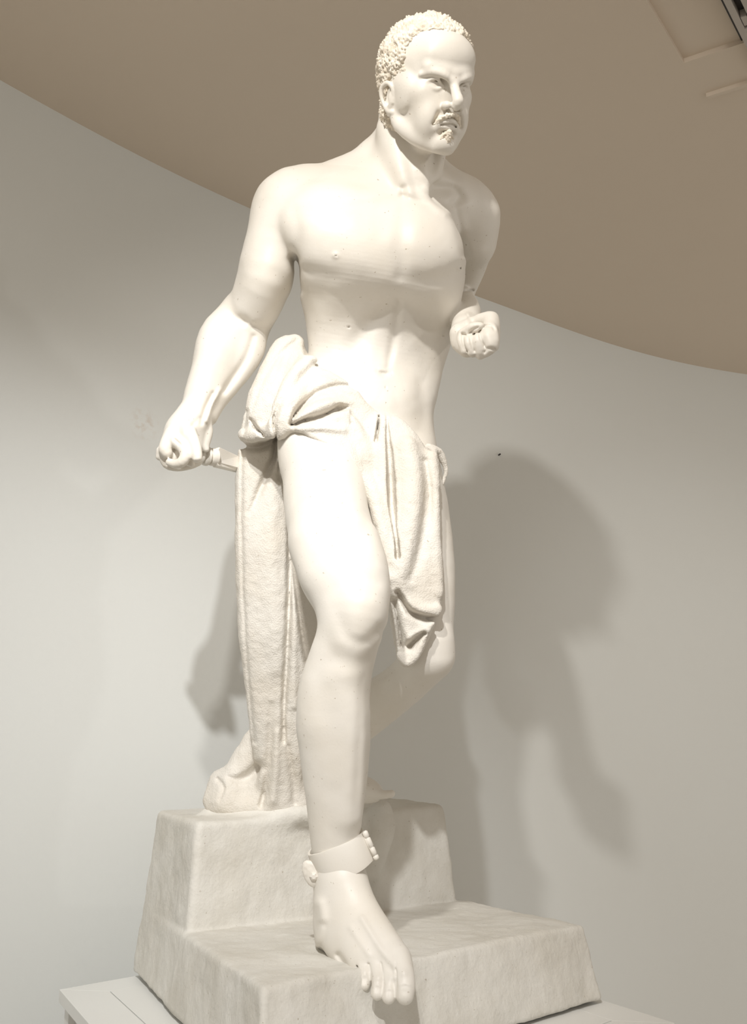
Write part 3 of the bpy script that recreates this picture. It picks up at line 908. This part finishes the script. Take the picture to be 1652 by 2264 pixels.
# slit through the apron
C.pt([(855, 916, 1.668, 1.5), (858, 960, 1.655, 4.5), (862, 1010, 1.648, 7.5), (865, 1060, 1.644, 10.5), (867, 1108, 1.642, 10), (872, 1160, 1.64, 5), (877, 1195, 1.64, 5), (880, 1232, 1.64, 7)], .004, 's', 3, ((0, 1, .1), 3.6))
V, F = C.mesh((axis(-.42, .2, .0029), axis(1.55, 2.1, .003), axis(EZ - .12, EZ + .99, .003)))
V, F = keep_big(V, F, .02)
N = vnormals(V, F)
V = V + N * (fbm(V, 120, 3, 9) * .0007 + fbm(V, 25, 2, 5) * .0014)[:, None]
mesh_obj('drapery', V, F, M_CLOTH, statue)

# ------------------------------------------------------------------ knife in the right fist
def lathe(p0, p1, prof, seg=24):
    """prof: list of (t along p0-p1 in 0..1, radius)"""
    bm = bmesh.new()
    p0, p1 = Vector(p0), Vector(p1)
    ax_ = (p1 - p0).normalized()
    e = ax_.cross(Vector((0, 0, 1))).normalized(); g = ax_.cross(e)
    rings = []
    for t, r in prof:
        c = p0.lerp(p1, t)
        rings.append([bm.verts.new(c + (e * math.cos(a) + g * math.sin(a)) * r) for a in [2 * math.pi * i / seg for i in range(seg)]])
    for a, b in zip(rings, rings[1:]):
        for i in range(seg): bm.faces.new((a[i], a[(i + 1) % seg], b[(i + 1) % seg], b[i]))
    bm.faces.new(rings[0][::-1]); bm.faces.new(rings[-1])
    return bm


k0, k1 = P(352, 992, 1.665), P(479, 1012, 1.745)
m_ = mpp(440, 1000, 1.71)
pf = [(0, 8), (.02, 11), (.3, 12), (.66, 12), (.68, 17), (.70, 19), (.73, 19), (.745, 15), (.76, 15), (.77, 20), (.79, 22), (.835, 22), (.85, 17), (.88, 16), (.885, 19), (.90, 20), (.985, 20), (1.0, 18)]
hilt = bm_obj('knife_hilt', lathe(k0, k1, [(t, r * m_) for t, r in pf]), M_SKIN, statue, True)
md = hilt.modifiers.new('bevel', 'EDGE_SPLIT'); md.split_angle = math.radians(40)
bm = bmesh.new()
oy = lambda px: 1.735 + (px - 479) * .0017
ol = [(478, 1000), (484, 989), (525, 1008), (600, 1040), (655, 1068), (640, 1072), (600, 1060), (524, 1041), (482, 1031), (478, 1022)]
nrm = np.cross(P(600, 1040, oy(600)) - P(484, 989, oy(484)), P(482, 1031, oy(482)) - P(484, 989, oy(484)))
nrm /= np.linalg.norm(nrm)
if nrm[1] > 0: nrm = -nrm
A_ = [bm.verts.new(P(a, b, oy(a)) + nrm * .002) for a, b in ol]
B_ = [bm.verts.new(P(a, b, oy(a)) - nrm * .012) for a, b in ol]
bm.faces.new(A_); bm.faces.new(B_[::-1])
for i in range(len(ol)):
    j2 = (i + 1) % len(ol)
    bm.faces.new((A_[i], B_[i], B_[j2], A_[j2]))
blade = bm_obj('knife_blade', bm, M_SKIN, statue)
md = blade.modifiers.new('bevel', 'BEVEL'); md.width = .0012; md.segments = 2

# ------------------------------------------------------------------ shackle on the right ankle
Xh = Vector((1, 0, 0)); Uv = Vector((0, -ST, CT)); Fw = Vector((0, CT, ST))
tl = math.radians(25)
e1 = Xh * math.cos(tl) + Vector((0, -.05, 1)).normalized() * math.sin(tl)
e2 = Vector((0, 1, .14)); e2 = (e2 - e1 * e2.dot(e1)).normalized()
e3 = e1.cross(e2).normalized()
sc = Vector(P(756, 1893, 1.64))
bm = bmesh.new()
seg = 72
hh_ = .0265; th = .004
loops = []
for r_, z_ in ((0, -hh_), (0, -hh_ * .8), (0, hh_ * .8), (0, hh_), (th, hh_), (th + .001, hh_ * .8), (th + .001, -hh_ * .8), (th, -hh_)):
    lp = []
    for i in range(seg):
        a = 2 * math.pi * i / seg
        ca, sa = math.cos(a), math.sin(a)
        ex = 2 / 2.25
        x = (.0465 + r_) * math.copysign(abs(ca) ** ex, ca)
        y = (.0450 + r_) * math.copysign(abs(sa) ** ex, sa)
        wob = .0006 * math.sin(3 * a + 1) + .0003 * math.sin(7 * a)
        lp.append(bm.verts.new(sc + e1 * x + e2 * y + e3 * (z_ * (1 - .10 * ca) + wob)))
    loops.append(lp)
for q in range(len(loops)):
    a, b = loops[q], loops[(q + 1) % len(loops)]
    for i in range(seg): bm.faces.new((a[i], a[(i + 1) % seg], b[(i + 1) % seg], b[i]))
shackle = bm_obj('ankle_shackle', bm, M_SKIN, statue, True)
shackle.modifiers.new('split', 'EDGE_SPLIT').split_angle = math.radians(50)
hx = sc + e1 * .0530 + e2 * -.022
pf = [(0, .003), (.03, .0050), (.14, .0050), (.15, .0038), (.17, .0038), (.18, .0048), (.40, .0048), (.42, .0036), (.45, .0036), (.47, .0048), (.74, .0048), (.76, .0036), (.78, .0036), (.80, .0050), (.96, .0050), (1, .003)]
bm_obj('hinge_pin', lathe(hx - e3 * .026, hx + e3 * .025, pf, 16), M_SKIN, shackle, True)
bm_obj('hinge_leaf', lathe(hx - e3 * .018 - e1 * .002, hx + e3 * .016 - e1 * .002, [(0, .0035), (1, .0035)], 8), M_SKIN, shackle, True)
LG = Field()
lc = np.array(sc - e1 * .056 + e2 * -.020 - e3 * .000)
Rl = np.array([list(e1), list(e3), list(e2)]).T
LG.ell(lc, (.0135, .0235, .006), .004, 'u', Rl)
LG.ell(lc + Rl @ np.array([.01, -.002, 0]), (.012, .020, .006), .004, 'u', Rl)
V, F = LG.mesh((axis(lc[0] - .04, lc[0] + .04, .0014), axis(lc[1] - .04, lc[1] + .04, .0014), axis(lc[2] - .05, lc[2] + .05, .0014)))
V = V + vnormals(V, F) * (fbm(V, 180, 2, 1) * .0006)[:, None]
mesh_obj('shackle_lug', V, F, M_SKIN, shackle)
bc = Vector(lc) - e2 * .004 - e3 * .004 + e1 * .003
bm_obj('shackle_bolt', lathe(bc, bc - e2 * .008, [(0, .0075), (.55, .0075), (.8, .0058), (1, .0035)], 6), M_SKIN, shackle)

# ------------------------------------------------------------------ stepped plaster block under the feet
BL = Field()


def hexa(F_, b4, t4, k, rnd):
    """convex block from 4 bottom + 4 top corners (same order, counter-clockwise seen from above)"""
    b4 = [np.asarray(v, float) for v in b4]; t4 = [np.asarray(v, float) for v in t4]
    allp = np.array(b4 + t4); cen = allp.mean(0)
    pl = []
    quads = [(t4[0], t4[1], t4[3]), (b4[0], b4[1], b4[3])] + [(b4[i], b4[(i + 1) % 4], t4[i]) for i in range(4)]
    for a, b, c in quads:
        n = np.cross(b - a, c - a); n /= np.linalg.norm(n)
        if n @ (cen - a) > 0: n = -n
        pl.append((n, n @ a))

    def f(q):
        d = None
        for n, o in pl:
            v = q.p @ n - o
            d = v if d is None else -smin(-d, -v, rnd)
        return d
    F_.add(f, allp.min(0), allp.max(0), k, 'u')


def W3(x, y, z): return (x, y, z + EZ)


hexa(BL, [W3(-.150, 1.335, -.415), W3(.432, 1.885, -.418), W3(.05, 2.50, -.415), W3(-.515, 2.12, -.415)],
     [W3(-.163, 1.368, -.290), W3(.412, 1.912, -.290), W3(.03, 2.46, -.290), W3(-.488, 2.10, -.290)], .006, .008)
hexa(BL, [W3(-.343, 1.79, -.40), W3(.200, 2.205, -.40), W3(.05, 2.50, -.40), W3(-.510, 2.115, -.40)],
     [W3(-.352, 1.808, -.0985), W3(.166, 2.205, -.080), W3(.02, 2.45, -.078), W3(-.478, 2.10, -.088)], .008, .014)
BL.pt([(845, 1790, 2.07, 22), (848, 1830, 2.065, 28), (835, 1880, 2.06, 26), (822, 1930, 2.06, 20)], .03)    # rough lump under the rear toes
BL.pt([(470, 1795, 1.99, 16), (560, 1800, 1.97, 20), (660, 1800, 1.95, 20), (700, 1800, 2.0, 30)], .03)
BL.rel([(735, 2180), (770, 2210), (800, 2264)], 26, -.006, 1.47, .08)
BL.rel([(830, 2215), (860, 2250), (880, 2290)], 30, -.005, 1.50, .08)
V, F = BL.mesh((axis(-.56, .46, .0042), axis(1.31, 2.54, .0045), axis(EZ - .43, EZ - .05, .0042)))
V, F = keep_big(V, F, .05)
N = vnormals(V, F)
rough = np.clip(-(V[:, 2] - (EZ - .22)) * 6, 0, 1) * 0 + 1
V = V + N * (fbm(V, 9, 3, 1) * .0035 + fbm(V, 50, 3, 6) * .0010)[:, None]
mesh_obj('stepped_block', V, F, M_BASE, statue)

# ------------------------------------------------------------------ white display plinth
plinth = bpy.data.objects.new('display_plinth', None)
scene.collection.objects.link(plinth)
plinth.location = (0, 1.9, 0)
tag(plinth, 'white lacquered gallery plinth with inset top seams, carrying the plaster statue', 'plinth')
ZT = EZ - .424
pc = [np.array(v) for v in ((-.138, 1.088), (.523, 1.752), (.03, 2.67), (-.628, 2.0))]       # front, right, back, left corners


def prism(name, pts, z0, z1, mat, parent, bev=.002):
    bm = bmesh.new()
    lo = [bm.verts.new((p[0], p[1], z0)) for p in pts]
    hi = [bm.verts.new((p[0], p[1], z1)) for p in pts]
    bm.faces.new(lo[::-1]); bm.faces.new(hi)
    n = len(pts)
    for i in range(n): bm.faces.new((lo[i], lo[(i + 1) % n], hi[(i + 1) % n], hi[i]))
    o = bm_obj(name, bm, mat, None)
    if parent is not None:
        o.parent = parent
        o.matrix_parent_inverse = Matrix.Translation(-Vector(parent.location))
    if bev:
        m = o.modifiers.new('bevel', 'BEVEL'); m.width = bev; m.segments = 2
    return o


from mathutils import Matrix
cen = sum(pc) / 4


def inset(ps, d):
    out = []
    n = len(ps)
    for i in range(n):
        a, b, c = ps[i - 1], ps[i], ps[(i + 1) % n]
        e = (b - a) / np.linalg.norm(b - a); g = (c - b) / np.linalg.norm(c - b)
        n1 = np.array([-e[1], e[0]]); n2 = np.array([-g[1], g[0]])
        bis = (n1 + n2); bis /= (1 + n1 @ n2)
        out.append(b + bis * d)
    return out


inn = inset(pc, .085); inn2 = inset(pc, .0865)
prism('centre_board', inn2, ZT - .03, ZT + .0006, M_WHITE, plinth, .0008)
for i in range(4):
    j = (i + 1) % 4
    prism('border_board', [pc[i], pc[j], inn[j], inn[i]], ZT - .022, ZT, M_WHITE, plinth, .001)
body_c = inset(pc, .012)
for i in range(4):
    j = (i + 1) % 4
    d_ = (body_c[j] - body_c[i]); L_ = np.linalg.norm(d_); d_ /= L_
    nn = np.array([-d_[1], d_[0]])
    prism('corner_post', [body_c[i], body_c[i] + d_ * .04, body_c[i] + d_ * .04 + nn * .04, body_c[i] + nn * .04], .0, ZT - .022, M_WHITE, plinth, .0015)
    a, b = body_c[i] + d_ * .041 + nn * .014, body_c[j] - d_ * .041 + nn * .014
    prism('side_panel', [a, b, b + nn * .018, a + nn * .018], .0, ZT - .022, M_WHITE, plinth, 0)

# ------------------------------------------------------------------ room: curved wall, ceiling with recess, floor
HC = 1.75
wp = catmull([(-2.6, -1.2), (-2.15, .25), (-1.62, 1.2), (-.987, 1.986), (-.378, 2.574), (.4655, 3.1675), (1.125, 3.59), (1.724, 3.84), (2.5, 4.02), (3.6, 4.05)], 12)
bm = bmesh.new()
rows = []
tn = np.gradient(wp, axis=0); tn /= np.linalg.norm(tn, axis=1)[:, None]
out_ = np.column_stack([-tn[:, 1], tn[:, 0]])
for off in (0, .12):
    for z in (0, EZ + HC + .02):
        rows.append([bm.verts.new((*(p + o_ * off), z)) for p, o_ in zip(wp, out_)])
for a, b in ((rows[0], rows[1]), (rows[1], rows[3]), (rows[3], rows[2]), (rows[2], rows[0])):
    for i in range(len(wp) - 1): bm.faces.new((a[i], a[i + 1], b[i + 1], b[i]))
for e_ in (0, -1): bm.faces.new((rows[0][e_], rows[1][e_], rows[3][e_], rows[2][e_]))
w_ = bm_obj('wall_back', bm, M_WALL, None, False)
for p in w_.data.polygons: p.use_smooth = abs(p.normal.z) < .5
w_.modifiers.new('split', 'EDGE_SPLIT').split_angle = math.radians(40)
tag(w_, kind='structure')


def Cp(px, py, h=HC):
    x = (px - 826.0) / FPX; u = (1132.0 - py) / FPX
    t = h / (ST + u * CT)
    return np.array([t * x, t * (CT - u * ST), h + EZ])


K0 = Cp(1513, 139); d1 = Cp(1430, 0) - K0; d2 = Cp(1652, 92) - K0
L1, L2 = 4.0, 4.0
hole = [K0, K0 + d1 * L1, K0 + d1 * L1 + d2 * L2, K0 + d2 * L2]
bm = bmesh.new()
outer = [bm.verts.new(v) for v in ((-4, -3, EZ + HC), (5, -3, EZ + HC), (5, 5.5, EZ + HC), (-4, 5.5, EZ + HC))]
inner = [bm.verts.new(v) for v in hole]
top = [bm.verts.new(v + np.array([0, 0, .014])) for v in hole]
ed_ = [bm.edges.new((outer[i], outer[(i + 1) % 4])) for i in range(4)] + [bm.edges.new((inner[i], inner[(i + 1) % 4])) for i in range(4)]
bmesh.ops.triangle_fill(bm, edges=ed_, use_beauty=True)
for i in range(4): bm.faces.new((inner[i], inner[(i + 1) % 4], top[(i + 1) % 4], top[i]))
bm.faces.new(top)
lid = [bm.verts.new(v) for v in ((-4, -3, EZ + HC + .1), (5, -3, EZ + HC + .1), (5, 5.5, EZ + HC + .1), (-4, 5.5, EZ + HC + .1))]
bm.faces.new(lid)
for i in range(4): bm.faces.new((outer[i], outer[(i + 1) % 4], lid[(i + 1) % 4], lid[i]))
ce = bm_obj('ceiling', bm, M_CEIL)
tag(ce, kind='structure')
bm = bmesh.new()
bmesh.ops.create_grid(bm, x_segments=1, y_segments=1, size=5)
fl = bm_obj('floor', bm, M_FLOOR); fl.location = (0, 1.0, 0)
tag(fl, kind='structure')


def bar3(name, a, b, side, w, h, mat, parent=None):
    """box running a->b on the ceiling, width w to 'side', hanging h below"""
    a, b = np.asarray(a), np.asarray(b)
    s = np.asarray(side); s = s / np.linalg.norm(s) * w
    dn = np.array([0, 0, -h])
    bm = bmesh.new()
    vs_ = [bm.verts.new(v) for v in (a, b, b + s, a + s, a + dn, b + dn, b + s + dn, a + s + dn)]
    for f_ in ((0, 1, 2, 3), (4, 5, 6, 7), (0, 1, 5, 4), (1, 2, 6, 5), (2, 3, 7, 6), (3, 0, 4, 7)): bm.faces.new([vs_[i] for i in f_])
    return bm_obj(name, bm, mat, parent)


t1 = bar3('trim_1', Cp(1561, 206), Cp(1561, 206) + d2 * 2.5, d1 * -1, .012, .012, M_CEIL)
tag(t1, kind='structure')
bm = bmesh.new()
ft = lathe(Cp(1559, 201) + np.array([0, 0, .001]), Cp(1559, 201) - np.array([0, 0, .006]), [(0, .004), (1, .003)], 10)
hook = bm_obj('ceiling_hook', ft, M_METAL, None, True)
bm.free()
tag(hook, 'tiny dark screw head in the ceiling at the end of the thin batten', 'screw')
# lighting grille in the recess
u1 = d1 / np.linalg.norm(d1); u2 = d2 / np.linalg.norm(d2)
lu = bpy.data.objects.new('ceiling_fixture', None)
scene.collection.objects.link(lu)
tag(lu, 'grey slotted light fitting with dark gaps, cut off by the top right corner', 'light fitting')
O = Cp(1648, 90); O[2] = EZ + HC + .012
lu.location = O
lu_inv = Matrix.Translation(-Vector(O))


def fx_bar(name, s0, s1, c0, w, z, h, mat):
    a = O + u1 * s0 + u2 * c0; b = O + u1 * s1 + u2 * c0
    a = a + np.array([0, 0, z]); b = b + np.array([0, 0, z])
    o = bar3(name, a, b, u2, w, h, mat)
    o.parent = lu; o.matrix_parent_inverse = lu_inv
    return o


fx_bar('shadow_gap', -.02, .6, -.010, .010, 0, .004, M_METAL)
fx_bar('end_plate', -.10, .062, .0, .14, 0, .030, M_TRIM)
fx_bar('side_rail', .062, .6, .0, .015, 0, .030, M_TRIM)
fx_bar('inner_channel', .062, .6, .015, .018, 0, .006, M_METAL)
fx_bar('clip', .070, .102, .0165, .0135, 0, .028, M_TRIM)
fx_bar('side_rail', .062, .6, .033, .017, 0, .030, M_TRIM)
fx_bar('inner_channel', .062, .6, .050, .03, 0, .006, M_METAL)
for s_, c_2 in ((.084, .023), (.045, .022)):
    a = O + u1 * s_ + u2 * c_2 + np.array([0, 0, -.029])
    o = bm_obj('screw', lathe(a, a - np.array([0, 0, .003]), [(0, .0028), (1, .0028)], 10), M_METAL)
    o.parent = lu; o.matrix_parent_inverse = lu_inv

# small plugs, pin and stain
for x_, y_ in ((695, 2171), (575, 2184)):
    u_ = (1132 - y_) / FPX
    Yp = -.290 / ((ST + u_ * CT) / (CT - u_ * ST))
    a = P(x_, y_, Yp) + np.array([0, 0, -.006])
    bm_obj('plug', lathe(a, a + np.array([0, 0, .0085]), [(0, .0028), (1, .0026)], 10), M_METAL, statue)


def on_wall(px, py):
    best = min(np.linspace(1.5, 4.2, 800), key=lambda Y: np.min(np.linalg.norm(wp_f - P(px, py, Y)[:2], axis=1)))
    return P(px, py, best)


wp_f = catmull(wp, 20)
pin = on_wall(1103, 1006)
tag(bm_obj('wall_pin', lathe(pin, pin + np.array([.004, -.010, 0]), [(0, .003), (1, .003)], 8), M_METAL), 'tiny dark pin in the grey wall to the right of the hips', 'pin')
st = on_wall(318, 938)
nt = M_WALL.node_tree
bs = nt.nodes['Principled BSDF']
old = bs.inputs['Base Color'].links[0].from_socket
tc = nt.nodes.new('ShaderNodeTexCoord')
dn = nt.nodes.new('ShaderNodeVectorMath'); dn.operation = 'DISTANCE'
dn.inputs[1].default_value = tuple(st)
nt.links.new(tc.outputs['Object'], dn.inputs[0])
nz = nt.nodes.new('ShaderNodeTexNoise'); nz.inputs['Scale'].default_value = 60
nt.links.new(tc.outputs['Object'], nz.inputs['Vector'])
mr = nt.nodes.new('ShaderNodeMapRange')
mr.inputs[1].default_value = .055; mr.inputs[2].default_value = .0
nt.links.new(dn.outputs['Value'], mr.inputs[0])
m1 = nt.nodes.new('ShaderNodeMath'); m1.operation = 'MULTIPLY'
r_ = nt.nodes.new('ShaderNodeMapRange'); r_.inputs[1].default_value = .45; r_.inputs[2].default_value = .7
nt.links.new(nz.outputs['Fac'], r_.inputs[0])
nt.links.new(mr.outputs[0], m1.inputs[0]); nt.links.new(r_.outputs[0], m1.inputs[1])
mx = nt.nodes.new('ShaderNodeMix'); mx.data_type = 'RGBA'
nt.links.new(m1.outputs[0], mx.inputs[0])
nt.links.new(old, mx.inputs[6]); mx.inputs[7].default_value = (.68, .62, .55, 1)
nt.links.new(mx.outputs[2], bs.inputs['Base Color'])
